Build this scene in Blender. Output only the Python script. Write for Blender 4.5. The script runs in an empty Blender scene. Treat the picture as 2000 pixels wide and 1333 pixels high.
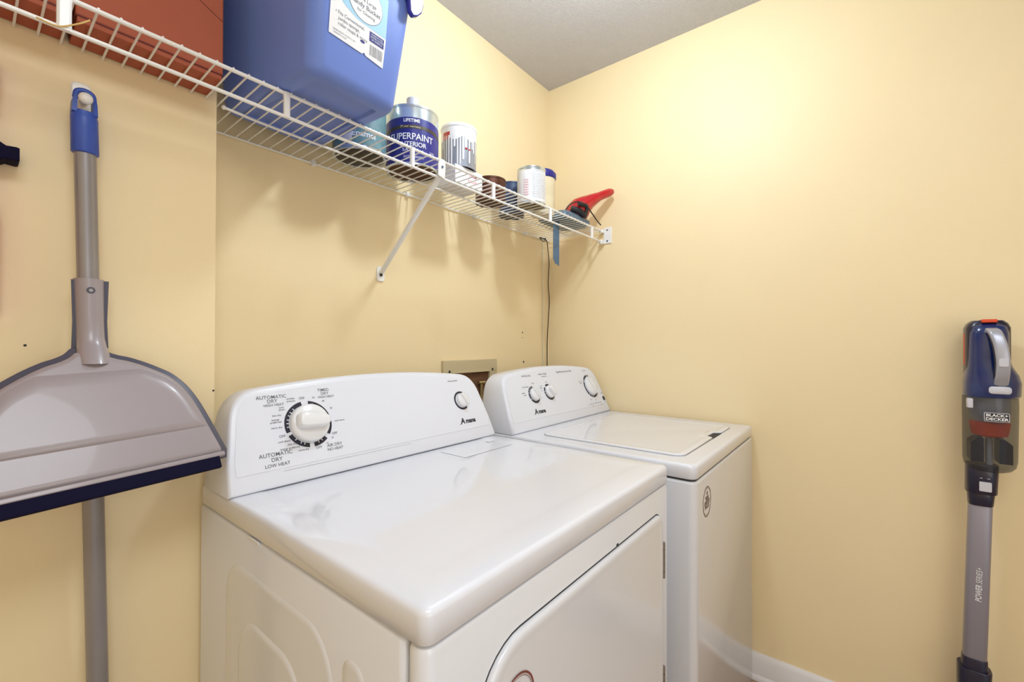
import bpy, bmesh, math, random
from mathutils import Vector, Matrix
PI = math.pi
random.seed(4)
S = bpy.context.scene
C = S.collection

# ------------------------------------------------------------------ camera
cd = bpy.data.cameras.new('camera'); cam = bpy.data.objects.new('camera', cd); C.objects.link(cam)
cd.sensor_width = 36.0; cd.lens = 857.9 / 2000 * 36; cd.clip_start = 0.02; cd.clip_end = 50
yw, pt, rl = math.radians(51.3662), math.radians(.45), math.radians(.1334)
F_ = Vector((math.sin(yw)*math.cos(pt), math.cos(yw)*math.cos(pt), math.sin(pt)))
R_ = Vector((math.cos(yw), -math.sin(yw), 0)); U_ = R_.cross(F_)
R2 = R_*math.cos(rl) + U_*math.sin(rl); U2 = -R_*math.sin(rl) + U_*math.cos(rl)
M = Matrix((R2, U2, -F_)).transposed().to_4x4(); M.translation = Vector((-1.8056, -1.2115, 1.2033))
cam.matrix_world = M
S.camera = cam

# ------------------------------------------------------------------ world, lights, exposure
w = bpy.data.worlds.new('world'); S.world = w; w.use_nodes = True
w.node_tree.nodes['Background'].inputs[0].default_value = (.93, .96, 1, 1)
w.node_tree.nodes['Background'].inputs[1].default_value = .55
def lamp(name, kind, loc, power, size, col, rot=(0, 0, 0)):
    d = bpy.data.lights.new(name, kind); d.energy = power; d.color = col
    if kind == 'AREA': d.shape = 'DISK'; d.size = size
    else: d.shadow_soft_size = size
    o = bpy.data.objects.new(name, d); o.location = loc; o.rotation_euler = rot; C.objects.link(o); return o
lamp('ceiling_lamp', 'POINT', (-.80, -.74, 2.31), 17, .055, (.78, .90, 1))
lamp('rear_soft_fill', 'AREA', (-1.85, -1.75, 2.40), 14, .9, (.86, .93, 1), (0, 0, 0))  # added soft fill behind the camera, no real fixture here
lamp('low_warm_fill', 'AREA', (-2.0, -2.3, 1.2), 4, 1.0, (1, .95, .88), (math.radians(84), 0, math.radians(-38)))  # added fill lamp to lift the low right wall and machine fronts
S.view_settings.view_transform = 'Standard'
S.view_settings.look = 'None'
S.view_settings.gamma = 1
S.view_settings.use_curve_mapping = False
S.view_settings.exposure = 0.33

# ------------------------------------------------------------------ materials
def mat(name, col, rough=.5, metal=0, coat=0, spec=.5, bump=None, trans=None, var=0):
    m = bpy.data.materials.new(name); m.use_nodes = True
    nt = m.node_tree; b = nt.nodes['Principled BSDF']
    b.inputs['Base Color'].default_value = (*col, 1)
    b.inputs['Roughness'].default_value = rough; b.inputs['Metallic'].default_value = metal
    b.inputs['Specular IOR Level'].default_value = spec
    b.inputs['Coat Weight'].default_value = coat; b.inputs['Coat Roughness'].default_value = .04
    tc = nt.nodes.new('ShaderNodeTexCoord')
    if bump:
        sc, st, dist = bump
        n = nt.nodes.new('ShaderNodeTexNoise'); n.inputs['Scale'].default_value = sc; n.inputs['Detail'].default_value = 3
        bp = nt.nodes.new('ShaderNodeBump'); bp.inputs['Strength'].default_value = st; bp.inputs['Distance'].default_value = dist
        nt.links.new(tc.outputs['Object'], n.inputs['Vector'])
        nt.links.new(n.outputs['Fac'], bp.inputs['Height']); nt.links.new(bp.outputs['Normal'], b.inputs['Normal'])
    if var:
        n2 = nt.nodes.new('ShaderNodeTexNoise'); n2.inputs['Scale'].default_value = 6 if var < .2 else 40; n2.inputs['Detail'].default_value = 5
        mx = nt.nodes.new('ShaderNodeMix'); mx.data_type = 'RGBA'
        mx.inputs[6].default_value = (*[c*(1-var) for c in col], 1); mx.inputs[7].default_value = (*[min(1, c*(1+var)) for c in col], 1)
        nt.links.new(tc.outputs['Object'], n2.inputs['Vector'])
        nt.links.new(n2.outputs['Fac'], mx.inputs[0]); nt.links.new(mx.outputs[2], b.inputs['Base Color'])
    if trans:
        t = nt.nodes.new('ShaderNodeBsdfTransparent'); t.inputs[0].default_value = (*trans[1], 1)
        ms = nt.nodes.new('ShaderNodeMixShader'); ms.inputs[0].default_value = trans[0]
        out = nt.nodes['Material Output']
        nt.links.new(b.outputs[0], ms.inputs[1]); nt.links.new(t.outputs[0], ms.inputs[2]); nt.links.new(ms.outputs[0], out.inputs[0])
    return m
WALLC = (.90, .735, .455)
m_wall = mat('yellow_wall_paint', WALLC, .48, spec=.35, bump=(160, .10, .002), var=.02)
m_ceil = mat('popcorn_ceiling', (.63, .615, .64), .9, spec=.1, bump=(240, 1.0, .006), var=.03)
m_white = mat('white_enamel', (.75, .765, .835), .35, coat=.8, spec=.5)
m_side = mat('white_painted_steel', (.75, .765, .82), .22, coat=.3, spec=.5)
m_plas = mat('white_plastic', (.75, .765, .835), .28, spec=.5)
m_knob = mat('knob_white', (.80, .80, .82), .22, spec=.5)
m_dark = mat('dark_print', (.015, .015, .03), .4)
m_grey = mat('grey_print', (.13, .13, .15), .5)
m_gap = mat('dark_gap', (.03, .028, .03), .7)
m_wire = mat('white_vinyl_wire', (.86, .85, .83), .28, coat=.3)
m_bwhite = mat('baseboard_white', (.80, .78, .79), .3, coat=.2)
m_blue = mat('blue_plastic', (.16, .25, .66), .42, coat=.08, spec=.35, bump=(60, .04, .002))
m_dblue = mat('dark_blue_plastic', (.03, .03, .36), .3, coat=.2)
m_grip = mat('blue_grip', (.035, .085, .42), .4)
m_pole = mat('grey_metal_pole', (.30, .28, .285), .33, metal=.35)
m_pan = mat('grey_plastic_pan', (.33, .285, .30), .33, spec=.6, coat=.2, bump=(300, .05, .001))
m_pan2 = mat('dark_grey_rim', (.075, .07, .10), .35)
m_rub = mat('navy_rubber', (.004, .003, .022), .8, spec=.15)
m_box = mat('terracotta_cardboard', (.42, .108, .056), .62, spec=.25, bump=(120, .15, .002), var=.05)
m_boxd = mat('dark_red_lining', (.13, .012, .008), .6)
m_tin = mat('tin_metal', (.62, .68, .70), .22, metal=.75)
m_rust = mat('rusty_bottom', (.085, .032, .015), .6, metal=.2, var=.6)
m_black = mat('black_plastic', (.012, .011, .014), .35)
m_navy = mat('navy_label', (.022, .02, .21), .35)
m_gold = mat('black_gold_band', (.05, .035, .02), .35)
m_text = mat('white_print', (.85, .85, .88), .4)
m_teal = mat('teal_label', (.13, .25, .28), .4, var=.5)
m_drip = mat('white_paint_drips', (.88, .87, .89), .35, coat=.3)
m_cangrey = mat('grey_can_label', (.30, .31, .35), .35, metal=.3)
m_paper = mat('white_paper', (.82, .81, .82), .6)
m_cream = mat('cream_plastic', (.72, .62, .42), .4)
m_brown = mat('copper_can', (.11, .04, .022), .35, metal=.5, var=.5)
m_olive = mat('olive_bottom', (.16, .13, .06), .5, metal=.4, var=.4)
m_sblue = mat('slate_blue', (.12, .19, .28), .35, metal=.3)
m_dslate = mat('dark_slate_label', (.04, .065, .15), .35)
m_red = mat('red_glossy_plastic', (.52, .004, .012), .2, coat=.7)
m_redf = mat('red_fabric', (.6, .03, .04), .8)
m_vac = mat('blue_vacuum_shell', (.004, .021, .12), .2, coat=.6)
m_vnavy = mat('navy_black_plastic', (.008, .007, .03), .3, coat=.2)
m_silver = mat('silver_plastic', (.42, .43, .50), .3, metal=.3)
m_tube = mat('lilac_grey_tube', (.30, .285, .34), .38, metal=.35)
m_lgrey = mat('light_grey_plastic', (.60, .60, .66), .35)
m_smoke = mat('smoky_clear_plastic', (.14, .14, .14), .06, coat=.6, trans=(.80, (.62, .63, .64)))
m_orange = mat('orange_plastic', (.75, .07, .015), .4)
m_chrome = mat('hinge_steel', (.35, .34, .33), .35, metal=.9)
m_beige = mat('beige_plastic', (.60, .50, .31), .45)
m_innard = mat('brown_recess', (.16, .075, .035), .8, var=.3)
m_brass = mat('brass_valve', (.55, .45, .25), .3, metal=.9)
m_cord = mat('black_cord', (.02, .015, .012), .5)
m_cordw = mat('white_cord', (.72, .68, .55), .5)
m_lblue = mat('light_blue_art', (.33, .58, .78), .5, var=.15)
m_badge = mat('brown_badge_print', (.14, .08, .055), .5)
m_badge2 = mat('red_brown_badge_print', (.20, .04, .03), .5)
m_floor = mat('beige_vinyl_floor', (.42, .30, .21), .4, bump=(30, .1, .002), var=.1)
m_foam = mat('grey_bristle', (.25, .25, .28), .8)
m_stick = mat('tan_twine', (.70, .48, .16), .6)

# ------------------------------------------------------------------ mesh helpers
def new(): return bmesh.new()
class Sheet:
    """several prints, each to become an object of its own"""
    def __init__(self): self.bms = []
    def next(self): self.bms.append(bmesh.new()); return self.bms[-1]
def box(bm, x0, x1, y0, y1, z0, z1, mx=None):
    vs = [bm.verts.new((x, y, z)) for x in (x0, x1) for y in (y0, y1) for z in (z0, z1)]
    for f in ((0, 1, 3, 2), (4, 6, 7, 5), (0, 4, 5, 1), (2, 3, 7, 6), (0, 2, 6, 4), (1, 5, 7, 3)):
        bm.faces.new([vs[i] for i in f])
    if mx is not None:
        for v in vs: v.co = mx @ v.co
    return vs
def loft(bm, rings, cap0=True, cap1=True, closed=True):
    rs = [[bm.verts.new(p) for p in r] for r in rings]
    n = len(rs[0])
    for a, b in zip(rs, rs[1:]):
        for i in range(n if closed else n-1):
            j = (i+1) % n
            try: bm.faces.new((a[i], a[j], b[j], b[i]))
            except ValueError: pass
    if cap0: bm.faces.new(rs[0][::-1])
    if cap1: bm.faces.new(rs[-1])
    return rs
def rrect(x0, x1, y0, y1, r, seg=6):
    pts = []
    for cx, cy, a0 in ((x1-r, y1-r, 0), (x0+r, y1-r, 90), (x0+r, y0+r, 180), (x1-r, y0+r, 270)):
        for k in range(seg+1):
            a = math.radians(a0 + 90*k/seg); pts.append((cx+r*math.cos(a), cy+r*math.sin(a)))
    return pts
def rbox(bm, x0, x1, y0, y1, prof, r, seg=6):
    """stack of rounded rectangles, prof = [(inset, z), ...]"""
    loft(bm, [[(p[0], p[1], z) for p in rrect(x0+i, x1-i, y0+i, y1-i, max(r-i, .0015), seg)] for i, z in prof])
def offset(pts, d):
    """inset a closed counter-clockwise 2D outline by d"""
    out = []; n = len(pts)
    for i in range(n):
        a, b, c = Vector(pts[i-1]), Vector(pts[i]), Vector(pts[(i+1) % n])
        e1 = (b-a).normalized(); e2 = (c-b).normalized()
        n1 = Vector((-e1.y, e1.x)); n2 = Vector((-e2.y, e2.x))
        m = (n1+n2)
        if m.length < 1e-6: m = n1
        m.normalize(); k = max(m.dot(n1), .5)
        out.append(tuple(b + m*(d/k)))
    return out
def cyl(bm, p0, p1, r0, r1=None, seg=16, caps=True):
    r1 = r0 if r1 is None else r1
    p0, p1 = Vector(p0), Vector(p1); d = (p1-p0).normalized()
    u = d.orthogonal().normalized(); v = d.cross(u)
    rg = [[p + (u*math.cos(2*PI*k/seg) + v*math.sin(2*PI*k/seg))*r for k in range(seg)] for p, r in ((p0, r0), (p1, r1))]
    loft(bm, rg, caps, caps)
def catmull(pts, n=8):
    pts = [Vector(p) for p in pts]; out = []
    P = [pts[0]*2-pts[1]] + pts + [pts[-1]*2-pts[-2]]
    for i in range(1, len(P)-2):
        for k in range(n):
            t = k/n
            out.append(.5*((2*P[i]) + (P[i+1]-P[i-1])*t + (2*P[i-1]-5*P[i]+4*P[i+1]-P[i+2])*t*t + (-P[i-1]+3*P[i]-3*P[i+1]+P[i+2])*t**3))
    out.append(pts[-1]); return out
def tube(bm, pts, r, seg=8, smooth=0):
    if smooth: pts = catmull(pts, smooth)
    pts = [Vector(p) for p in pts]; n = len(pts)
    rf = r if callable(r) else (lambda t: r)
    up = None; rings = []
    for i, p in enumerate(pts):
        d = (pts[min(i+1, n-1)] - pts[max(i-1, 0)]).normalized()
        if up is None: up = d.orthogonal().normalized()
        up = (up - d*up.dot(d)).normalized(); v = d.cross(up); rr = rf(i/(n-1))
        rings.append([p + (up*math.cos(2*PI*k/seg) + v*math.sin(2*PI*k/seg))*rr for k in range(seg)])
    loft(bm, rings)
def lathe(bm, prof, c=(0, 0, 0), mx=None, seg=40, caps=True):
    """prof [(r, z)]"""
    rings = []
    for r, z in prof:
        ring = [Vector((r*math.cos(2*PI*k/seg), r*math.sin(2*PI*k/seg), z)) for k in range(seg)]
        if mx is not None: ring = [mx @ p for p in ring]
        rings.append([p + Vector(c) for p in ring])
    loft(bm, rings, caps, caps)
def prism(bm, pts3, d):
    d = Vector(d); loft(bm, [[Vector(p) for p in pts3], [Vector(p)+d for p in pts3]])
def text(bm, s, size, fr, x=0, y=0, align='CENTER', lift=.0004, xs=1.0, shear=0, bold=0, warp=None):
    if isinstance(bm, Sheet): bm = bm.next()
    cu = bpy.data.curves.new('t', 'FONT'); cu.body = s; cu.size = size; cu.align_x = align; cu.shear = shear
    cu.align_y = 'CENTER'; cu.offset = bold*size; cu.resolution_u = 3
    o = bpy.data.objects.new('t', cu); me = bpy.data.meshes.new_from_object(o)
    t = bmesh.new(); t.from_mesh(me)
    vm = {}
    for v in t.verts:
        q = (x + v.co.x*xs, y + v.co.y)
        vm[v] = bm.verts.new(warp(*q) if warp else fr @ Vector((q[0], q[1], lift)))
    for f in t.faces:
        try: bm.faces.new([vm[v] for v in f.verts])
        except ValueError: pass
    t.free(); bpy.data.objects.remove(o); bpy.data.curves.remove(cu); bpy.data.meshes.remove(me)
def frame(o, x, y):
    x = Vector(x).normalized(); y = Vector(y).normalized(); n = x.cross(y)
    m = Matrix((x, y, n)).transposed().to_4x4(); m.translation = Vector(o); return m
def arc(bm, fr, cx, cy, r0, r1, a0, a1, z=.0005, n=None):
    n = n or max(3, int(abs(a1-a0)/6)); A = []; B = []
    for k in range(n+1):
        a = math.radians(a0+(a1-a0)*k/n)
        A.append(bm.verts.new(fr @ Vector((cx+r0*math.cos(a), cy+r0*math.sin(a), z))))
        B.append(bm.verts.new(fr @ Vector((cx+r1*math.cos(a), cy+r1*math.sin(a), z))))
    for k in range(n): bm.faces.new((A[k], B[k], B[k+1], A[k+1]))
def poly(bm, fr, pts, z=.0004, ez=0):
    if ez: loft(bm, [[fr @ Vector((a, b, z)) for a, b in pts], [fr @ Vector((a, b, z+ez)) for a, b in pts]])
    else: bm.faces.new([bm.verts.new(fr @ Vector((a, b, z))) for a, b in pts])

def build(name, bm, m, parent=None, org=None, bevel=0, bseg=2, ang=35, flat=False, recalc=True):
    if isinstance(bm, Sheet): return [build(name, b, m, parent, org, bevel, bseg, ang, flat, recalc) for b in bm.bms]
    if recalc: bmesh.ops.recalc_face_normals(bm, faces=bm.faces[:])
    o3 = Vector(org) if org is not None else (Vector(parent['_o']) if parent is not None and '_o' in parent else Vector((0, 0, 0)))
    for v in bm.verts: v.co -= o3
    me = bpy.data.meshes.new(name); bm.to_mesh(me); bm.free()
    me.materials.append(m)
    if not flat:
        me.shade_smooth(); me.set_sharp_from_angle(angle=math.radians(ang))
    o = bpy.data.objects.new(name, me); C.objects.link(o)
    if parent is not None: o.parent = parent; o['_o'] = tuple(o3)
    else: o.location = o3; o['_o'] = tuple(o3)
    if bevel:
        b = o.modifiers.new('b', 'BEVEL'); b.width = bevel; b.segments = bseg; b.limit_method = 'ANGLE'; b.angle_limit = math.radians(50)
    return o
def thing(name, label, cat, org, group=None):
    o = bpy.data.objects.new(name, None); C.objects.link(o); o.location = org; o.empty_display_size = .05
    o['label'] = label; o['category'] = cat; o['_o'] = tuple(org)
    if group: o['group'] = group
    return o
def tag(o, label, cat, group=None):
    o['label'] = label; o['category'] = cat
    if group: o['group'] = group
    return o
def struct(name, bm, m, **k):
    o = build(name, bm, m, **k); o['kind'] = 'structure'; return o

# ================================================================== ROOM
H = 2.459; XJ = -1.474; YN = -.1458; XL = -2.75; YF = -2.75
bm = new(); box(bm, XJ, .12, 0, .12, 0, H)
wb = struct('wall_back', bm, m_wall)
bm = new(); box(bm, XL-.1, XJ, YN, .12, 0, H); struct('wall_left_nook', bm, m_wall)
bm = new(); box(bm, 0, .12, YF, 0, 0, H); wr = struct('wall_right', bm, m_wall)
bm = new(); box(bm, XL-.1, XL, YF, YN, 0, H); struct('wall_left', bm, m_wall)
bm = new(); box(bm, -.95, .12, YF-.1, YF, 0, H); box(bm, XL-.1, -.95, YF-.1, YF, 2.15, H); struct('wall_front', bm, m_wall)
bm = new(); box(bm, XL-.1, .12, YF-.1, .12, H, H+.1); struct('ceiling', bm, m_ceil)
bm = new(); box(bm, XL-.1, .12, YF-.1, .12, -.1, 0); struct('floor', bm, m_floor)
def bboard(name, a, b, nrm):
    a, b, n = Vector(a), Vector(b), Vector(nrm)
    prof = [(0, 0), (.022, 0), (.022, .006), (.018, .014), (.013, .018), (.012, .078), (.008, .086), (.004, .092), (0, .092)]
    bm = new(); loft(bm, [[p + n*u + Vector((0, 0, v)) for u, v in prof] for p in (a, b)])
    return struct(name, bm, m_bwhite)
bboard('baseboard_right', (0, 0, 0), (0, YF, 0), (-1, 0, 0))
bboard('baseboard_back', (XJ, 0, 0), (-.022, 0, 0), (0, -1, 0))
bboard('baseboard_left_nook', (XL+.022, YN, 0), (XJ-.0, YN, 0), (0, -1, 0))
bboard('baseboard_left', (XL, YF+.022, 0), (XL, YN, 0), (1, 0, 0))
bboard('baseboard_front', (-.95, YF, 0), (-.022, YF, 0), (0, 1, 0))
# nail holes in the back wall
bm = new()
for x, z, r in ((-.215, 1.258, .0035), (-.205, 1.124, .0045), (-.206, 1.093, .003), (-.214, 1.235, .002)):
    cyl(bm, (x, .001, z), (x, -.0008, z), r, seg=10)
o = build('nail_holes', bm, m_gap, wb)
bm = new(); cyl(bm, (-1.742, YN+.001, 1.2), (-1.742, YN-.0008, 1.2), .002, seg=8); cyl(bm, (-1.476, YN+.001, 1.105), (-1.476, YN-.0008, 1.105), .002, seg=8)
build('nail_holes', bm, m_gap, bpy.data.objects['wall_left_nook'])

# ================================================================== CONSOLES
SL = .43; SN = math.hypot(1, SL)
def console(parent, cx, hw, z0, y0, yb):
    k = hw/.370
    half = [(.3715, 0), (.366, .06), (.352, .135)]
    a, b, c = Vector((.352, .135)), Vector((.342, .184)), Vector((.296, .190))
    for i in range(1, 9):
        t = i/8; p = a*(1-t)**2 + b*2*t*(1-t) + c*t*t; half.append((p.x, p.y))
    for i in range(1, 9):
        x = .296*(1-i/8); half.append((x, .190 + .017*(1-(x/.296)**2)))
    out = [(x*k, z) for x, z in half] + [(-x*k, z) for x, z in half[-2::-1]]
    def ring(ins, dy, back=None, sx=1, zs=1):
        o = offset(out, ins)
        r = []
        for x, z in o:
            z = max(z, 0) if ins < .03 else z
            z *= zs
            y = (y0 + SL*z + dy) if back is None else back
            r.append((cx + x*sx, y, z0 + z))
        return r
    bm = new()
    loft(bm, [ring(.006, 0), ring(.003, .0012), ring(.0008, .004), ring(0, .009), ring(0, 0, yb-.012, 1.0, .985), ring(.004, 0, yb-.003, 1.0, .97), ring(.012, 0, yb, 1.0, .96)])
    co = build('console', bm, m_plas, parent, ang=50)
    fr = frame((cx, y0, z0), (1, 0, 0), (0, SL, 1))
    # printed fascia overlay
    bm = new()
    top = [(x, z*SN) for x, z in offset(out, .012) if z > .033]
    top = [(x, y) for x, y in top]
    left = min(p[0] for p in top); right = max(p[0] for p in top)
    pts = [(right, .036)] + top + [(left, .036)]
    poly(bm, fr, pts, .0002, .0006)
    build('fascia', bm, m_plas, co, ang=30)
    return co, fr
def knob(parent, fr, x, y, r, h, ang, bar=True, name='knob'):
    bm = new(); mx = fr @ Matrix.Translation((x, y, 0))
    lathe(bm, [(r*1.02, 0), (r*1.02, h*.25), (r*.98, h*.38), (r*.9, h*.45), (r*.3, h*.46), (r*.1, h*.46)], mx=mx, seg=40)
    if bar:
        L = r*.86; a = Matrix.Rotation(math.radians(ang), 4, 'Z'); m2 = mx @ a
        rings = []
        for i, z in ((0, h*.4), (.0, h*.7), (r*.05, h*.95), (r*.13, h)):
            rings.append([m2 @ Vector((u, v*(1-.35*(u/L if u > 0 else 0)), z)) for u, v in rrect(-L+i, L*.95-i, -r*.42+i, r*.42-i, r*.28)])
        loft(bm, rings)
    return build(name, bm, m_knob, parent, ang=50)
def dome_knob(parent, fr, x, y, r, h, name='knob'):
    bm = new(); mx = fr @ Matrix.Translation((x, y, 0))
    lathe(bm, [(r, 0), (r, h*.4), (r*.97, h*.6), (r*.88, h*.8), (r*.7, h*.93), (r*.4, h), (r*.02, h*1.01)], mx=mx, seg=40)
    m2 = mx @ Matrix.Rotation(math.radians(-62), 4, 'Z')
    loft(bm, [[m2 @ Vector((u, v, z)) for u, v in rrect(-r*.95+i, r*.95-i, -r*.22+i, r*.22-i, r*.15)] for i, z in ((0, h*.5), (0, h*1.15), (r*.08, h*1.3))])
    return build(name, bm, m_knob, parent, ang=50)
def amana(bm, fr, x, y, s):
    text(bm, 'A', .0255*s, fr, x-.0262*s, y+.0015*s, shear=.16, bold=.035, lift=.0013)
    text(bm, 'mana', .0205*s, fr, x+.0092*s, y+.0002, shear=.12, bold=.045, xs=1.02, lift=.0013)
    poly(bm, fr, [(x-.0405*s, y-.0085*s), (x-.032*s, y-.0065*s), (x-.032*s, y-.0045*s), (x-.0405*s, y-.0065*s)], .0013)

# ================================================================== DRYER
DX0, DX1, DYF, DYB = -1.501, -.763, -.8527, -.158
dry = thing('clothes_dryer', 'white clothes dryer with one big dial and a small knob, nearer the camera', 'dryer', ((DX0+DX1)/2, -.5, 0))
bm = new(); rbox(bm, DX0, DX1, DYF+.037, DYB, [(.006, .012), (0, .02), (0, .8725), (.003, .8765), (.01, .8785)], .008)
cab = build('cabinet', bm, m_side, dry, ang=40)
bm = new(); rbox(bm, DX0, DX1, DYF, DYF+.0355, [(.006, .012), (0, .02), (0, .8715), (.0025, .8765), (.008, .8785)], .016)
fp = build('front_panel', bm, m_side, dry, ang=40)
bm = new(); rbox(bm, DX0, DX1, DYF, DYB, [(.006, .8790), (.0025, .8802), (0, .883), (0, .9120), (.0015, .9160), (.0045, .9188), (.009, .9200), (.052, .9200), (.060, .9192), (.068, .9186), (.08, .9184)], .016)
tp = build('top_panel', bm, m_white, dry, ang=60)
# embossed ribs on the side panel (raised shapes pressed into the steel)
def emboss(bm, y0, y1, z0, z1, r, h):
    loft(bm, [[(DX0+.0005-d, a, b) for a, b in rrect(y0+i, y1-i, z0+i, z1-i, max(r-i, .004), 8)] for i, d in ((0, -.001), (.002, .0007), (.006, h*.8), (.010, h))], cap0=False)
bm = new(); emboss(bm, -.672, -.300, .12, .820, .07, .003); build('pressed_panel', bm, m_side, cab, ang=70)
bm = new()
loft(bm, [[(DX0-.0022-d, a, b) for a, b in rrect(-.600+i, -.365-i, .17+i, .745-i, max(.075-i, .004), 8)] for i, d in ((0, -.001), (.002, .0004), (.007, .0026), (.012, .0030))], cap0=False)
build('pressed_panel', bm, m_side, cab, ang=70)
bm = new(); emboss(bm, -.745, -.692, .12, .812, .024, .0028); build('pressed_panel', bm, m_side, cab, ang=70)
# little bent tabs under the top edge
bm = new(); box(bm, DX0-.0006, DX0+.002, -.440, -.395, .8725, .8785)
build('top_clip', bm, m_side, cab, bevel=.001)
# lint screen flap in the top
bm = new(); fr = frame((0, 0, .9185), (1, 0, 0), (0, 1, 0))
q = [(-1.016, -.340), (-1.016, -.432), (-.784, -.430), (-.784, -.340)]
for a, b in zip(q, q[1:]):
    d = (Vector(b)-Vector(a)).normalized()*.0008; nn = Vector((-d.y, d.x))
    poly(bm, fr, [tuple(Vector(a)-nn), tuple(Vector(b)-nn), tuple(Vector(b)+nn), tuple(Vector(a)+nn)], .0003)
ls = build('lint_flap_seam', bm, m_grey, tp, flat=True)
bm = new(); text(bm, 'lint', .012, fr, -.835, -.362, shear=.2, lift=.0005); poly(bm, fr, [(-.852, -.350), (-.846, -.356), (-.852, -.368)], .0005)
build('lint_mark', bm, m_grey, tp, flat=True)
# console and controls
co, fr = console(dry, -1.131, .370, .9200, -.314, -.172)
CX = 1.131
bm = new()
kx, ky = -1.333+CX, .119
for a0, a1, gaps in ((100, 196, (128, 140, 150, 162, 172, 182)), (204, 262, (222, 238, 248)), (274, 312, (288, 299)), (-36, 82, (22, 48, 70))):
    cuts = sorted([a0] + [x for g in gaps for x in (g-1.3, g+1.3)] + [a1])
    for i in range(0, len(cuts)-1, 2): arc(bm, fr, kx, ky, .0425, .0515, cuts[i], cuts[i+1], .0011)
    for i in range(1, len(cuts)-1, 2): arc(bm, fr, kx, ky, .0470, .0515, cuts[i], cuts[i+1], .0011, 3)
build('dial_markings', bm, m_dark, co, flat=True)
bm = new(); kx2, ky2 = -.866+CX, .124
arc(bm, fr, kx2, ky2, .0225, .0285, 62, 305, .0011)
build('dial_markings', bm, m_dark, co, flat=True)
bm = Sheet()
def tx(s, size, x, y, bold=.008, **k): text(bm, s, size, fr, x+CX, y, lift=.0012, bold=bold, **k)
tx('AUTOMATIC', .0105, -1.400, .1860); tx('DRY', .0105, -1.400, .1770); tx('HIGH HEAT', .0078, -1.398, .1685)
tx('TIMED', .0095, -1.286, .1925); tx('DRY', .0095, -1.284, .1840); tx('HIGH HEAT', .0075, -1.282, .1760)
tx('AIR DRY', .0095, -1.285, .0640); tx('NO HEAT', .0085, -1.285, .0550)
tx('AUTOMATIC', .0112, -1.410, .0660); tx('DRY', .0112, -1.410, .0555); tx('LOW HEAT', .0095, -1.410, .0445)
for s, x, y in (('OFF', -1.338, .1775), ('OFF', -1.392, .1000), ('OFF', -1.321, .0640), ('OFF', -1.280, .0890)): tx(s, .0075, x, y)
for s, x, y in (('wrinkle', -1.362, .1790), ('prevent', -1.362, .1735), ('cool', -1.384, .1615), ('down', -1.384, .1565), ('less dry', -1.396, .1455), ('energy', -1.400, .1365), ('preferred', -1.400, .1312), ('more dry', -1.400, .1195),
                ('cool down', -1.390, .0890), ('less dry', -1.375, .0810), ('energy preferred', -1.381, .0735), ('more dry', -1.354, .0650), ('50', -1.312, .1765), ('40', -1.291, .1665), ('20', -1.276, .1480), ('cool down', -1.262, .1170), ('30', -1.287, .0800), ('15', -1.301, .0700)):
    tx(s, .0058, x, y)
tx('Wrinkle Shield', .0065, -.880, .1870)
build('printed_caption', bm, m_grey, co, flat=True)
bm = new(); poly(bm, fr, [(-.27, .030), (.05, .030), (.05, .0304), (-.27, .0304)], .0009); build('fine_print_line', bm, m_grey, co, flat=True)
bm = new(); amana(bm, fr, -.861+CX, .060, .92); build('brand_logo', bm, m_dark, co, flat=True)
knob(co, fr, kx, ky, .041, .040, -8)
dome_knob(co, fr, kx2+.002, ky2, .0215, .016)
# door
def shape(x0, x1, z0, z1, rtl, rtr, seg=8):
    pts = []
    for cx, cz, r, a0 in ((x1-rtr, z1-rtr, rtr, 0), (x0+rtl, z1-rtl, rtl, 90), (x0+.05, z0+.05, .05, 180), (x1-.05, z0+.05, .05, 270)):
        for k in range(seg+1):
            a = math.radians(a0+90*k/seg); pts.append((cx+r*math.cos(a), cz+r*math.sin(a)))
    return pts
do = shape(-1.424, -.8195, .36, .8275, .085, .030)
bm = new()
loft(bm, [[(a, DYF-d, b) for a, b in offset(do, i)] for i, d in ((-.0012, -.001), (-.0012, .0003))])
build('door_gap', bm, m_gap, fp, flat=True)
bm = new()
loft(bm, [[(a, DYF-d, b) for a, b in offset(do, i)] for i, d in ((.0012, -.001), (.0012, .004), (.002, .0065), (.006, .0085), (.012, .0088), (.018, .0082), (.024, .0078))])
dr = build('door', bm, m_side, dry, ang=60)
for zc in (.718, .440):
    bm = new()
    for k in range(5):
        z = zc-.04+k*.0162
        cyl(bm, (-.8150, DYF-.0055, z), (-.8150, DYF-.0055, z+.0150), .0042, seg=10)
    box(bm, -.8175, -.8125, DYF-.0012, DYF+.001, zc-.04, zc+.041)
    build('hinge', bm, m_chrome, dr)
bm = new(); box(bm, -1.045, -1.037, DYF-.0008, DYF+.001, .8292, .8325); build('latch_slot', bm, m_gap, fp)
def badge(parent, cx, cz, yf, m):
    fr = frame((cx, yf, cz), (1, 0, 0), (0, 0, 1)); bm = new()
    n = 40
    for r0, r1 in ((1, .93), (.88, .86)):
        A = [bm.verts.new(fr @ Vector((.037*r0*math.cos(2*PI*k/n), .0385*r0*math.sin(2*PI*k/n), .0005))) for k in range(n)]
        B = [bm.verts.new(fr @ Vector((.037*r1*math.cos(2*PI*k/n), .0385*r1*math.sin(2*PI*k/n), .0005))) for k in range(n)]
        for k in range(n): bm.faces.new((A[k], A[(k+1) % n], B[(k+1) % n], B[k]))
    for s, z in (('10', .021), ('YEAR', .009), ('LIMITED', -.002), ('PARTS', -.013)):
        text(bm, s, .0135, fr, 0, z, bold=.03, lift=.0006)
    return build('oval_badge', bm, m, parent, flat=True)
badge(dr, -1.355, .7385, DYF-.0088, m_badge2)

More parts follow.
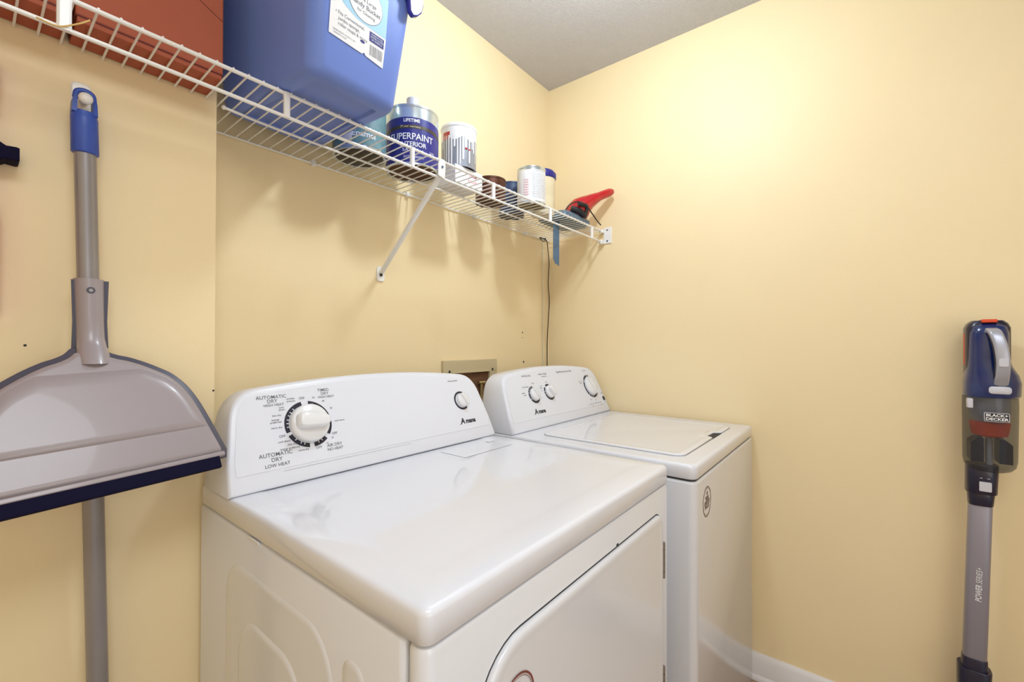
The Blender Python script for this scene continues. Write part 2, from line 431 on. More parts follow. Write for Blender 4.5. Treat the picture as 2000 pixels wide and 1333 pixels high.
# ================================================================== WASHER
WX0, WX1, WYF, WYB = -.706, -.0125, -.8979, -.170
was = thing('washing_machine', 'white top-loading washing machine in the corner, with three dials', 'washing machine', ((WX0+WX1)/2, -.55, 0))
bm = new(); rbox(bm, WX0, WX1, WYF, WYB, [(.006, .012), (0, .02), (0, .866), (.003, .8695), (.008, .871)], .020)
wc = build('cabinet', bm, m_side, was, ang=40)
bm = new(); rbox(bm, WX0+.002, WX1-.002, WYF+.002, WYB, [(.004, .8705), (.004, .8755)], .018); build('cabinet_gap', bm, m_gap, was)
bm = new(); rbox(bm, WX0, WX1, WYF, WYB, [(.006, .8752), (.0025, .8762), (0, .879), (0, .9030), (.0015, .9075), (.0045, .9105), (.009, .9118), (.014, .912)], .022)
wt = build('top_panel', bm, m_white, was, ang=60)
lidp = []
lx0, lx1, ly0, ly1 = -.640, -.105, -.846, -.400
rr = rrect(lx0, lx1, ly0, ly1, .030, 8)
# finger notch cut into the front edge of the lid
ins = len(rr)
front = [(-.425, ly0), (-.412, ly0+.006), (-.400, ly0+.022), (-.290, ly0+.022), (-.278, ly0+.006), (-.265, ly0)]
front = [(-.352, ly0), (-.345, ly0+.004), (-.335, ly0+.020), (-.262, ly0+.020), (-.252, ly0+.004), (-.245, ly0)]
i3 = 27
lid_out = rr[:27] + front + rr[27:]
bm = new(); loft(bm, [[(a, b, z) for a, b in offset(lid_out, -.0018)] for z in (.9116, .9123)])
build('lid_gap', bm, m_chrome, wt, flat=True)
bm = new(); loft(bm, [[(a, b, z) for a, b in offset(lid_out, i)] for i, z in ((.0005, .9122), (.0, .9150), (.0012, .9165), (.004, .9172), (.016, .9172), (.022, .9160), (.026, .9157))])
lid = build('lid', bm, m_white, was, ang=60)
bm = new(); poly(bm, frame((0, 0, .9125), (1, 0, 0), (0, 1, 0)), [(-.352, ly0-.002), (-.245, ly0-.002), (-.252, ly0+.004), (-.262, ly0+.020), (-.335, ly0+.020), (-.345, ly0+.004)], .0002, .0004)
build('finger_notch', bm, m_gap, lid, flat=True)
for a, b, c, d in ((lx0-.03, lx0-.022, ly0+.05, -.42), (lx1+.028, lx1+.036, ly0+.03, -.36)):
    bm = new(); box(bm, a, b, c, d, .9115, .9128); build('top_ridge', bm, m_white, wt, bevel=.001)
badge(wc, -.612, .802, WYF, m_badge)
co, fr = console(was, -.3585, .3435, .912, -.340, -.185)
CX = .3585
k1, k2, k3 = (-.528+CX, .1215), (-.430+CX, .1235), (-.113+CX, .1225)
bm = new()
for a0, a1 in ((85, 100), (104, 120), (124, 140), (144, 160), (164, 208), (214, 335)): arc(bm, fr, *k1, .0240, .0318, a0, a1, .0011)
build('dial_markings', bm, m_dark, co, flat=True); bm = new()
for a0, a1 in ((70, 118), (136, 170), (174, 192), (196, 330)): arc(bm, fr, *k2, .0240, .0312, a0, a1, .0011)
build('dial_markings', bm, m_dark, co, flat=True); bm = new()
for a0, a1 in ((78, 84), (88, 94), (98, 140), (144, 150), (154, 226), (230, 245), (248, 258), (262, 330)): arc(bm, fr, *k3, .0425, .0515, a0, a1, .0011)
build('dial_markings', bm, m_dark, co, flat=True); bm = new()
arc(bm, fr, -.038+CX, .060, 0.0005, .0105, 0, 360, .0011)
build('start_button', bm, m_dark, co, flat=True)
for k in range(6): bm = new(); arc(bm, fr, -.160+CX+.0165*k, .046, 0.0002, .0028, 0, 360, .0011, 8); build('status_light', bm, m_dark, co, flat=True)
bm = Sheet()
tx('WATER LEVEL', .0088, -.540, .1925); tx('WASH / RINSE', .0088, -.437, .1945); tx('temperature', .0068, -.430, .1855)
tx('High-Efficiency Power Wash', .0100, -.283, .1975, bold=.01); tx('CYCLES', .0078, -.125, .1930)
for s, x, y in (('large', -.515, .1640), ('auto sensing', -.565, .1530), ('medium', -.587, .1320), ('small', -.582, .1240), ('cold', -.430, .1630), ('cool', -.472, .1500), ('warm', -.474, .1420), ('hot', -.474, .1320), ('normal', -.186, .1480), ('heavy', -.184, .1400), ('rinse', -.150, .0650), ('spin', -.110, .0600), ('START', -.040, .0830), ('lid', -.038, .0420), ('add', -.180, .0450), ('wash', -.150, .0370), ('done', -.075, .0370)):
    tx(s, .0068, x, y)
build('printed_caption', bm, m_grey, co, flat=True)
bm = new(); amana(bm, fr, -.524+CX, .0585, .98); build('brand_logo', bm, m_dark, co, flat=True)
dome_knob(co, fr, k1[0], k1[1], .0235, .016)
knob(co, fr, k2[0], k2[1], .0235, .026, -60)
dome_knob(co, fr, k3[0], k3[1], .0415, .016)

# ================================================================== SUPPLY BOX in the back wall
sb = thing('wall_supply_box', 'beige washer hookup box set in the back wall behind the machines', 'utility box', (-.555, -.012, 1.0))
def frm(bm, x0, x1, z0, z1, wdt, y0, y1):
    for a, b, c, d in ((x0, x1, z1-wdt, z1), (x0, x1, z0, z0+wdt), (x0, x0+wdt, z0+wdt, z1-wdt), (x1-wdt, x1, z0+wdt, z1-wdt)): box(bm, a, b, y0, y1, c, d)
bm = new(); frm(bm, -.706, -.404, .93, 1.143, .048, -.012, -.0005); build('frame', bm, m_beige, sb, bevel=.002)
bm = new(); frm(bm, -.662, -.448, .974, 1.099, .006, -.016, -.011); build('inner_lip', bm, m_beige, sb, bevel=.001)
bm = new(); box(bm, -.658, -.452, -.0035, -.0015, .978, 1.095); build('recess', bm, m_innard, sb)
for x in (-.61, -.50):
    bm = new(); cyl(bm, (x, -.010, .978), (x, -.010, 1.055), .006); cyl(bm, (x-.018, -.012, 1.05), (x+.018, -.012, 1.05), .007)
    build('valve', bm, m_brass, sb)
for x in (-.676, -.434): bm = new(); cyl(bm, (x, -.0115, 1.101), (x, -.0135, 1.101), .005, seg=12); build('screw', bm, m_gap, sb)

# ================================================================== WIRE SHELF
ZS = 1.7127; YS = -.295
sh = thing('wire_shelf', 'long white wire shelf running along the back wall above the machines', 'shelf', (-1.0, -.15, ZS))
bm = new(); cyl(bm, (-2.55, YS, ZS+.001), (-.008, YS, ZS+.001), .0038, seg=12); build('front_rail', bm, m_wire, sh)
bm = new(); cyl(bm, (-2.55, YS-.001, ZS-.047), (-.008, YS-.001, ZS-.047), .0036, seg=12); build('front_rail', bm, m_wire, sh)
bm = new(); cyl(bm, (XJ+.006, -.006, ZS-.002), (-.004, -.006, ZS-.002), .0026, seg=8); build('back_rail', bm, m_wire, sh)
bm = new(); tube(bm, [(-1.462, -.150, ZS-.006), (-1.3, -.140, ZS-.006), (-.7, -.138, ZS-.006), (-.06, -.150, ZS-.006)], .0030, 8, 6)
bmesh.ops.create_icosphere(bm, subdivisions=2, radius=.0048, matrix=Matrix.Translation((-1.462, -.150, ZS-.006)))
build('middle_rail', bm, m_wire, sh)
bm = new(); x = -.016; i = 0
while x > -2.5:
    yb = -.004 if x > XJ+.004 else YN-.002
    cyl(bm, (x, YS-.004, ZS+.0035), (x, yb, ZS+.0005), .0018, seg=6); x -= .0264
build('deck_wires', bm, m_wire, sh)
for x in (-2.36, -2.038, -1.716, -1.397, -1.078, -.757, -.432, -.108):
    bm = new(); wd = .0125 if x > -1.6 else .017
    pr = [(-wd/2, -.004), (-wd/2*.6, -.0065), (wd/2*.6, -.0065), (wd/2, -.004), (wd/2, .002), (-wd/2, .002)]
    loft(bm, [[(x+a*s, YS+b, z) for a, b in pr] for z, s in ((ZS-.050, 1.05), (ZS-.040, .95), (ZS-.010, .95), (ZS+.003, 1.05))])
    build('front_strap', bm, m_wire, sh, bevel=.001)
for x in (-1.194, -.868, -.54, -.20):
    bm = new(); box(bm, x-.006, x+.006, -.012, 0, ZS-.010, ZS+.006); cyl(bm, (x, -.012, ZS-.006), (x, -.015, ZS-.006), .004, seg=10)
    build('wall_clip', bm, m_wire, sh, bevel=.0015)
bm = new(); box(bm, XJ, XJ+.010, -.016, -.002, ZS-.012, ZS+.008); cyl(bm, (XJ+.006, -.016, ZS-.004), (XJ+.006, -.020, ZS-.004), .005, seg=10)
build('wall_clip', bm, m_chrome, sh, bevel=.001)
# end bracket on the right wall
bm = new(); box(bm, -.006, 0, -.338, -.300, ZS-.056, ZS+.016); box(bm, -.030, -.004, -.304, -.286, ZS-.058, ZS-.040); box(bm, -.026, -.004, -.304, -.286, ZS-.008, ZS+.006)
eb = build('end_bracket', bm, m_wire, sh, bevel=.002)
bm = new(); cyl(bm, (-.0055, -.318, ZS-.045), (-.0085, -.318, ZS-.045), .0035, seg=10); build('screw', bm, m_gap, eb); bm = new(); cyl(bm, (-.0055, -.318, ZS+.004), (-.0085, -.318, ZS+.004), .003, seg=10); build('screw', bm, m_gap, eb)
# diagonal brace
bm = new()
a, b = Vector((-.972, -.008, 1.432)), Vector((-.984, YS-.004, ZS-.040))
d = (b-a).normalized(); sx = Vector((1, 0, 0)); sy = d.cross(sx).normalized()
pr = [(-.0085, 0), (-.0075, -.004), (0, -.0015), (.0075, -.004), (.0085, 0), (.0075, .0018), (-.0075, .0018)]
loft(bm, [[p + sx*u + sy*v for u, v in pr] for p in (a, b)])
br = build('diagonal_brace', bm, m_wire, sh)
bm = new(); prism(bm, [(-.984, -.001, 1.446), (-.984, -.001, 1.412), (-.980, -.001, 1.405), (-.960, -.001, 1.405), (-.956, -.001, 1.412), (-.956, -.001, 1.440), (-.964, -.001, 1.452), (-.976, -.001, 1.452)], (0, -.004, 0))
build('wall_foot', bm, m_wire, br, bevel=.001)
bm = new(); cyl(bm, (-.970, -.005, 1.425), (-.970, -.0085, 1.425), .0048, seg=12); build('screw', bm, m_gap, br)
bm = new(); prism(bm, [(-.997, YS-.0075, ZS-.046), (-.973, YS-.0075, ZS-.052), (-.970, YS-.0075, ZS-.012), (-.976, YS-.0075, ZS+.002), (-.990, YS-.0075, ZS+.002), (-.996, YS-.0075, ZS-.012)], (0, -.004, 0))
build('front_plate', bm, m_wire, br, bevel=.001)
bm = new(); cyl(bm, (-.983, YS-.0115, ZS-.020), (-.983, YS-.0135, ZS-.020), .0035, seg=10); build('screw', bm, m_sblue, br)
bm = new(); tube(bm, [(-1.744, -.3008, 1.6645), (-1.723, -.3012, 1.6635), (-1.704, -.308, 1.674), (-1.690, -.310, 1.687)], .0011, 6, 4)
tag(build('twig', bm, m_stick, org=(-1.70, YS-.012, ZS-.035)), 'thin straw-coloured splinter caught on the lower shelf rail', 'splinter')

# ================================================================== SHELF CONTENTS
ZT = ZS + .0056
def carton(x0, x1, y0, y1, h, label):
    t = thing('storage_box', label, 'box', ((x0+x1)/2, (y0+y1)/2, ZT), 'red brown boxes on the shelf')
    bm = new(); box(bm, x0, x1, y0, y1, ZT+.010, ZT+h); build('body', bm, m_box, t, bevel=.0025)
    bm = new(); box(bm, x0+.002, x1-.002, y0+.002, y1-.001, ZT, ZT+.0105); build('base', bm, m_box, t, bevel=.001)
    bm = new(); box(bm, x0+.001, x1-.001, y0+.0008, y1-.001, ZT+.0085, ZT+.0118); build('base_seam', bm, m_boxd, t)
    bm = new(); fr = frame((x0, y0, ZT), (1, 0, 0), (0, 0, 1)); L = x1-x0
    for a, b in (((L-.062, .17), (L-.062, .150)), ((L-.062, .150), (L-.055, .142)), ((L-.055, .142), (L-.004, .115)), ((L-.004, .115), (L, .115))):
        dd = (Vector(b)-Vector(a)); nn = Vector((-dd.y, dd.x)).normalized()*.0007
        poly(bm, fr, [tuple(Vector(a)-nn), tuple(Vector(b)-nn), tuple(Vector(b)+nn), tuple(Vector(a)+nn)], .0004)
    build('flap_seam', bm, m_boxd, t, flat=True)
carton(-1.6975, -1.491, -.236, YN-.002, .30, 'red-brown cardboard box on the shelf beside the blue bucket')
carton(-1.99, -1.7015, -.236, YN-.002, .27, 'red-brown cardboard box on the shelf at the left frame edge')

# ---- blue bucket
bk = thing('mop_bucket', 'big rectangular blue plastic bucket with a paper label, overhanging the shelf', 'bucket', (-1.31, -.25, ZT))
bx0, bx1, by0, by1 = -1.404, -1.203, -.408, -.085
BM = Matrix.Translation((-1.31, by0, 0)) @ Matrix.Rotation(math.radians(3), 4, 'Z') @ Matrix.Translation((1.31, -by0, 0))
def bring(ins, z, f=1):
    fl = (z-ZT)*f
    sk = lambda a, b: a - .030*max(0, (b-by0)/(by1-by0))*(a < -1.31)
    return [BM @ Vector((sk(a, b), b, z)) for a, b in rrect(bx0+ins-.05*fl, bx1-ins+.10*fl, by0+ins-.11*fl, by1-ins+.10*fl, max(.030-ins*.8, .006), 8)]
bm = new()
loft(bm, [bring(.040, ZT+.006), bring(.036, ZT+.006), bring(.032, ZT), bring(.016, ZT), bring(.007, ZT+.003), bring(.002, ZT+.010), bring(0, ZT+.020), bring(0, ZT+.27), bring(-.007, ZT+.272), bring(-.008, ZT+.285), bring(0, ZT+.288), bring(.004, ZT+.280), bring(.006, ZT+.03), bring(.03, ZT+.012)])
bo = build('bucket_body', bm, m_blue, bk, ang=40)
bm = new()
prism(bm, [BM @ Vector((bx1-.040+u, by0-.040, ZT+v)) for u, v in [(0, .285), (.078, .285), (.080, .250), (.074, .228), (.062, .214), (.050, .207), (.040, .214), (.038, .236), (.012, .258)]], BM.to_3x3() @ Vector((0, .012, 0)))
build('handle_ear', bm, m_dblue, bk, bevel=.003)
bm = new(); tube(bm, [BM @ Vector(q) for q in ((bx0-.024, -.25, ZT+.27), (bx0-.015, -.25, ZT+.33), (-1.31, -.25, ZT+.37), (bx1+.02, -.25, ZT+.33), (bx1+.034, -.25, ZT+.27))], .004, 8, 6); build('bail_handle', bm, m_dblue, bk)
# label on its front face
fy0 = by0; fr = BM @ frame((0, fy0, ZT), (1, 0, 0), (0, -.11, 1)); Z = lambda z: (z-ZT)*1.006
bm = new()
lab = [(-1.377, Z(1.797)), (-1.303, Z(1.7945)), (-1.299, Z(1.799)), (-1.294, Z(1.7945)), (-1.252, Z(1.790)), (-1.249, Z(1.846)), (-1.249, Z(1.93)), (-1.377, Z(1.93))]
poly(bm, fr, lab, .0010, .0003); lb = build('paper_label', bm, m_paper, bk, flat=True)
bm = new()
poly(bm, fr, [(-1.365, Z(1.93)), (-1.365, Z(1.875)), (-1.345, Z(1.862)), (-1.318, Z(1.853)), (-1.290, Z(1.852)), (-1.2492, Z(1.851)), (-1.2492, Z(1.93))], .0015)
build('blue_artwork', bm, m_lblue, lb, flat=True)
def ell(bm, cx, cy, rx, ry, z, n=36): poly(bm, fr, [(cx+rx*math.cos(2*PI*k/n), cy+ry*math.sin(2*PI*k/n)) for k in range(n)], z)
bm = new(); ell(bm, -1.302, Z(1.893), .0405, .0375, .0017); build('oval_outline', bm, m_grey, lb, flat=True)
bm = new(); ell(bm, -1.302, Z(1.893), .0395, .0365, .0019); build('oval_panel', bm, m_paper, lb, flat=True)
bm = Sheet()
text(bm, 'Extra Large', .0105, fr, -1.302, Z(1.897), lift=.0022)
text(bm, 'Handy Bucket', .0125, fr, -1.302, Z(1.885), lift=.0022, bold=.01)
text(bm, 'for Cleaning', .0085, fr, -1.300, Z(1.873), lift=.0022)
for s, x, z, sz in (('\u2022 Fits Conventional,', -1.366, 1.843, .0095), ('jumbo sponge,', -1.3595, 1.833, .0095), ('roller mops & more', -1.3595, 1.823, .0095), ('DIMENSIONS 14 X 8 X 11 IN', -1.369, 1.8085, .0045), ('CAPACITY 16 QT', -1.369, 1.803, .0045)):
    text(bm, s, sz, fr, x, Z(z), 'LEFT', lift=.0016, xs=.86)
build('label_print', bm, m_grey, lb, flat=True); bm = new()
for k in range(17):
    wv = (1.2, .5, .8, .4, 1.4, .5, .9)[k % 7]*.0009; xx = -1.286 + k*.00185
    poly(bm, fr, [(xx, Z(1.801)), (xx+wv, Z(1.801)), (xx+wv, Z(1.822)), (xx, Z(1.822))], .0016)
build('barcode', bm, m_grey, lb, flat=True)
bm = new(); ell(bm, -1.304, Z(1.8175), .0055, .0028, .0016, 16); build('flag_mark', bm, m_navy, lb, flat=True)
bm = new(); poly(bm, fr, [(-1.289, Z(1.828)), (-1.2535, Z(1.828)), (-1.2535, Z(1.847)), (-1.289, Z(1.847))], .0017)
build('blue_panel', bm, m_navy, lb, flat=True)
bm = new()
for s, z in (('MADE IN THE', 1.8425), ('UNITED STATES', 1.8375), ('OF AMERICA', 1.8325)): text(bm, s, .0045, fr, -1.271, Z(z), lift=.0021)
build('panel_print', bm, m_text, lb, flat=True)

# ---- cans
def canprof(r, h, rim=.0025):
    return [(r*.90, .003), (r*.93, .003), (r*.955, 0), (r+rim*.5, 0), (r+rim*.5, .004), (r, .006), (r, h-.007), (r+rim*.5, h-.005), (r+rim*.5, h), (r*.95, h), (r*.93, h-.004), (r*.5, h-.004)]
def can(name, label, cat, x, y, r, h, m_body, m_bot, z=ZT, group=None):
    t = thing(name, label, cat, (x, y, z), group)
    bm = new(); lathe(bm, canprof(r, h), (x, y, z), caps=False); b = build('can_body', bm, m_body, t, ang=30)
    bm = new(); lathe(bm, [(r*.91, .0025), (r*.6, .0035), (r*.2, .0035)], (x, y, z)); build('can_bottom', bm, m_bot, t, ang=30)
    bm = new(); lathe(bm, [(r*.93, h-.0035), (r*.90, h-.003), (r*.88, h-.001), (r*.70, h-.001), (r*.68, h-.003), (r*.1, h-.003)], (x, y, z)); build('can_lid', bm, m_tin if m_body not in (m_brown,) else m_brown, t, ang=30)
    return t
def wrap(bm, x, y, z, r, a0, a1, zf0, zf1, n=24):
    """label strip on a cylinder, zf0/zf1 = heights as functions of t"""
    A = []; B = []
    for k in range(n+1):
        t = k/n; a = math.radians(a0+(a1-a0)*t)
        A.append(bm.verts.new((x+r*math.cos(a), y+r*math.sin(a), z+zf0(t)))); B.append(bm.verts.new((x+r*math.cos(a), y+r*math.sin(a), z+zf1(t))))
    for k in range(n): bm.faces.new((A[k], A[k+1], B[k+1], B[k]))
def cwarp(x, y, z, r, ac):
    def f(u, v):
        a = math.radians(ac) + u/r; return Vector((x+r*math.cos(a), y+r*math.sin(a), z+v))
    return f
# teal can, mostly behind the bucket
x, y, r, h = -1.12, -.12, .070, .185
t = can('paint_can', 'teal-labelled paint can standing half hidden behind the blue bucket', 'paint can', x, y, r, h, m_tin, m_black, group='cans on the wire shelf')
bm = new(); wrap(bm, x, y, ZT, r+.0006, 150, 330, lambda q: .012, lambda q: .165); lb = build('teal_label', bm, m_teal, t, ang=60, recalc=False)
bm = Sheet(); W = cwarp(x, y, ZT, r+.0012, -128)
text(bm, 'EST', .016, None, .010, .125, warp=W, bold=.02); text(bm, 'Enamel', .022, None, .018, .040, warp=W, bold=.02); text(bm, 'satin finish', .010, None, .015, .080, warp=W)
build('label_print', bm, m_text, lb, flat=True); bm = new()
for k in range(20):
    a = 2*PI*k/20; a2 = 2*PI*(k+1)/20
    bm.faces.new([bm.verts.new(W(.010+q*math.cos(b), .125+q*math.sin(b))) for q, b in ((.018, a), (.018, a2), (.0165, a2), (.0165, a))])
build('round_seal', bm, m_text, lb, flat=True)
bm = new(); wrap(bm, x, y, ZT, r+.0014, 196, 222, lambda q: .020, lambda q: .070, 8); build('white_sticker', bm, m_paper, lb, flat=True)
# big navy paint can
x, y, r, h = -.960, -.148, .0772, .172
t = can('paint_can', 'large paint can with a navy interior-paint label and metal shoulder', 'paint can', x, y, r, h, m_tin, m_rust, group='cans on the wire shelf')
bm = new(); wrap(bm, x, y, ZT, r+.0006, 120, 348, lambda q: .006, lambda q: .128 + .006*math.sin(q*PI)); lb = build('navy_label', bm, m_navy, t, ang=60)
bm = new(); wrap(bm, x, y, ZT, r+.0010, 150, 345, lambda q: .092 + .010*math.sin(q*PI), lambda q: .101 + .012*math.sin(q*PI)); build('gold_band', bm, m_gold, lb, ang=60)
W = cwarp(x, y, ZT, r+.0015, -130); bm = Sheet()
text(bm, 'SUPERPAINT', .026, None, 0, .078, warp=W, bold=.012, xs=.92)
text(bm, 'INTERIOR', .0185, None, .004, .056, warp=W, bold=.015, xs=.95)
text(bm, 'SATIN', .013, None, -.004, .040, warp=W, xs=1.3)
text(bm, 'EXTRA WHITE', .009, None, .006, .020, warp=W)
text(bm, 'LIFETIME', .013, None, 0, .124, warp=W, bold=.03, xs=.95)
text(bm, 'LOW', .008, None, .064, .042, warp=W); text(bm, 'VOC', .008, None, .064, .034, warp=W)
build('label_print', bm, m_text, lb, flat=True)
bm = new(); text(bm, '20 year warranty', .0085, None, -.004, .107, warp=cwarp(x, y, ZT, r+.0016, -130)); build('band_print', bm, m_cream, lb, flat=True)
bm = new(); lathe(bm, [(.017, 0), (.0175, .030), (.016, .033), (.004, .033)], (x-.028, y-.035, ZT+h-.003)); build('screw_cap', bm, m_lgrey, t, ang=40)
# white carton with a dripped can on it
bm = new(); box(bm, -.838, -.712, -.208, -.105, ZT, ZT+.058); o = tag(build('carton', bm, m_paper, org=(-.78, -.16, ZT), bevel=.002), 'low white carton with pink print under the paint-dripped can', 'carton')
bm = new(); fr = frame((-.78, -.2082, ZT), (1, 0, 0), (0, 0, 1)); text(bm, 'TRIM', .018, fr, .02, .038, bold=.02); text(bm, 'ROLLER', .013, fr, .02, .018)
m_pink = mat('pink_print', (.75, .22, .25), .5)
build('carton_print', bm, m_pink, o, flat=True)
x, y, r, h, z = -.777, -.160, .0575, .138, ZT+.0585
t = can('paint_can', 'grey paint can streaked with white drips, standing on a low white carton', 'paint can', x, y, r, h, m_cangrey, m_black, z, group='cans on the wire shelf')
bm = new(); wrap(bm, x, y, z, r+.0008, 0, 360, lambda q: .090 + .006*math.sin(q*40), lambda q: .1395, 60)
random.seed(8)
a = 165
while a < 350:
    wd = random.uniform(3, 8.5); low = random.choice((.004, .012, .03, .05, .06, .02)) if a > 215 else random.choice((.004, .06, .03))
    wrap(bm, x, y, z, r+.0010+random.random()*.0004, a, a+wd, lambda q, l=low, ww=wd: l + .004*abs(2*q-1)**2, lambda q: .10, 6); a += wd + random.uniform(2, 6)
lathe(bm, [(r+.002, h-.008), (r+.003, h-.002), (r+.001, h+.002), (r*.9, h+.003), (r*.3, h+.001)], (x, y, z))
build('white_drips', bm, m_drip, t, ang=50)
bm = new(); W = cwarp(x, y, z, r+.0016, -120); wrap(bm, x, y, z, r+.0012, 168, 196, lambda q: .088, lambda q: .112, 6); wrap(bm, x, y, z, r+.0018, 246, 254, lambda q: .056, lambda q: .060, 3); wrap(bm, x, y, z, r+.0018, 258, 266, lambda q: .054, lambda q: .058, 3); build('red_marks', bm, m_red, t, flat=True)
# copper can
can('paint_can', 'small low brown can with a copper lid, right of the white carton', 'paint can', -.605, -.150, .055, .082, m_brown, m_rust, group='cans on the wire shelf')
# navy can behind
x, y, r, h = -.430, -.108, .050, .125
t = can('paint_can', 'slate blue can mostly hidden behind the white text-covered can', 'paint can', x, y, r, h, m_dslate, m_black, group='cans on the wire shelf')
# white text can
x, y, r, h = -.480, -.243, .052, .136
t = can('paint_can', 'white can covered in fine print, beside the cream tub', 'paint can', x, y, r, h, m_tin, m_olive, group='cans on the wire shelf')
bm = new(); wrap(bm, x, y, ZT, r+.0006, 130, 380, lambda q: .008, lambda q: .122, 40); lb = build('white_label', bm, m_paper, t, ang=60)
bm = new(); W = cwarp(x, y, ZT, r+.0012, -120)
for k in range(15):
    text(bm, random.choice(('surface preparation must be', 'apply with brush or roller', 'keep from freezing above', 'dry to touch in one hour', 'clean up soap and water')), .0065, None, .012, .108-k*.0062, warp=W, xs=.9)
text(bm, 'CAUTION', .010, None, .012, .117, warp=W)
build('label_print', bm, m_cangrey, lb, flat=True)
bm = new(); W = cwarp(x, y, ZT, r+.0012, -165)
for k in range(7): text(bm, 'danger', .008, None, 0, .085-k*.009, warp=W)
build('red_print', bm, m_pink, lb, flat=True)
# cream tub
x, y = -.352, -.205
t = thing('plastic_tub', 'cream plastic tub with a navy lid at the right end of the shelf', 'tub', (x, y, ZT))
bm = new(); lathe(bm, [(.040, 0), (.046, .003), (.048, .01), (.050, .06), (.048, .085), (.050, .092), (.0505, .15), (.040, .15)], (x, y, ZT)); build('tub_body', bm, m_cream, t, ang=40)
bm = new(); lathe(bm, [(.0515, .146), (.053, .148), (.053, .168), (.049, .174), (.046, .178), (.01, .179)], (x, y, ZT))
for k in range(26):
    a = 2*PI*k/26; box(bm, .052, .0545, -.003, .003, .149, .168, Matrix.Translation((x, y, ZT)) @ Matrix.Rotation(a, 4, 'Z'))
build('ribbed_lid', bm, m_navy, t, ang=40)

# ---- red handheld vacuum
hv = thing('handheld_vacuum', 'glossy red handheld vacuum lying at the right end of the shelf', 'handheld vacuum', (-.14, -.22, ZT))
P = [(-.030, -.352, 1.875), (-.046, -.345, 1.868), (-.085, -.320, 1.847), (-.118, -.290, 1.822), (-.140, -.262, 1.796), (-.150, -.240, 1.768), (-.150, -.225, 1.742)]
R = [.0135, .0180, .0190, .0300, .048, .0520, .044]
def rf(t):
    s = t*(len(R)-1); i = min(int(s), len(R)-2); return R[i]*(1-(s-i)) + R[i+1]*(s-i)
bm = new(); tube(bm, P, rf, 20, 6); hb = build('body', bm, m_red, hv, ang=60)
bm = new(); loft(bm, [[(a, b, z) for a, b in rrect(-.300+i, -.085-i, -.285+i, -.135-i, .03)] for i, z in ((.01, ZT), (0, ZT+.006), (0, ZT+.022), (.012, ZT+.034), (.03, ZT+.038))]); build('nozzle_base', bm, m_sblue, hv)
bm = new(); tube(bm, [(-.205, -.285, 1.792), (-.168, -.302, 1.788), (-.160, -.296, 1.765), (-.162, -.290, 1.742)], .0085, 10, 5); tube(bm, [(-.215, -.255, 1.775), (-.19, -.28, 1.765), (-.17, -.29, 1.75)], .013, 10, 4); build('collar', bm, m_black, hv)
bm = new(); tube(bm, [(-.25, -.24, 1.748), (-.235, -.262, 1.785), (-.205, -.285, 1.800), (-.17, -.302, 1.792), (-.13, -.306, 1.768), (-.08, -.306, 1.745), (-.045, -.306, 1.733)], .0026, 8, 6); build('power_cord', bm, m_cord, hv)
# blue-grey flat tool poking down through the wires
bm = new(); e = Vector((.79, -.61, 0)); c0 = Vector((-.268, -.215, 0))
pp = [(-.012, 1.560), (-.004, 1.542), (.0145, 1.530), (.0145, ZT+.012), (-.012, ZT+.012)]
loft(bm, [[c0 + e*u + Vector((0, 0, v)) + e.cross(Vector((0, 0, 1)))*q for u, v in pp] for q in (-.002, .002)])
tag(build('scraper_blade', bm, m_sblue, org=(-.268, -.215, ZT), bevel=.0008), 'flat blue-grey blade hanging down through the shelf wires', 'scraper')
# cords in the corner
bm = new(); tube(bm, [(-.070, -.016, ZS-.002), (-.050, -.022, ZS-.012), (-.034, -.018, 1.66), (-.022, -.016, 1.60), (-.026, -.014, 1.50), (-.016, -.014, 1.42), (-.024, -.014, 1.33), (-.030, -.012, 1.22), (-.030, -.012, 1.10), (-.03, -.012, .95)], .0021, 8, 6)
tag(build('power_cord', bm, m_cord, org=(-.03, -.014, .95)), 'thin black cord hanging in the corner behind the washer', 'cord')
bm = new(); tube(bm, [(-.078, -.012, ZS-.004), (-.072, -.012, 1.66), (-.062, -.008, 1.5), (-.060, -.006, 1.3), (-.058, -.006, 1.1), (-.058, -.006, .95)], .0019, 8, 6)
tag(build('power_cord', bm, m_cordw, org=(-.065, -.008, .95)), 'thin white cord hanging in the corner behind the washer', 'cord')
bm = new()
for k in range(5):
    a = k*1.3; tube(bm, [(-.095+.02*math.cos(a+q), -.03+.012*math.sin(a+q), ZS-.006-.002*k+.004*math.sin(3*q)) for q in (0, .8, 1.6, 2.4)], .0016, 6, 4)
tag(build('cord_bundle', bm, m_cord, org=(-.095, -.03, ZS)), 'small tangle of dark cord under the shelf end', 'cord')

# ================================================================== LEFT WALL: hook, broom, dustpan
hk = thing('adhesive_hook', 'white adhesive hook on the wall holding the broom', 'hook', (-1.680, YN, 1.63))
bm = new(); loft(bm, [[(a, YN-d, b) for a, b in rrect(-1.693+i, -1.667-i, 1.605+i, 1.657-i, .008)] for i, d in ((0, 0), (0, .004), (.002, .006))]); build('back_plate', bm, m_wire, hk)
bm = new(); cyl(bm, (-1.680, YN-.004, 1.615), (-1.680, YN-.030, 1.617), .0065, seg=16); bmesh.ops.create_uvsphere(bm, u_segments=16, v_segments=10, radius=.0105, matrix=Matrix.Translation((-1.680, YN-.052, 1.613)) @ Matrix.Scale(.9, 4)); cyl(bm, (-1.680, YN-.03, 1.617), (-1.680, YN-.050, 1.613), .0065, seg=16); build('peg', bm, m_wire, hk)
PY = -.181
def pole_pt(z): return Vector((-1.678 + (1.526-z)*.0243, PY, z))
bro = thing('broom', 'grey-handled broom with a blue grip hanging on the wall hook', 'broom', tuple(pole_pt(.25)))
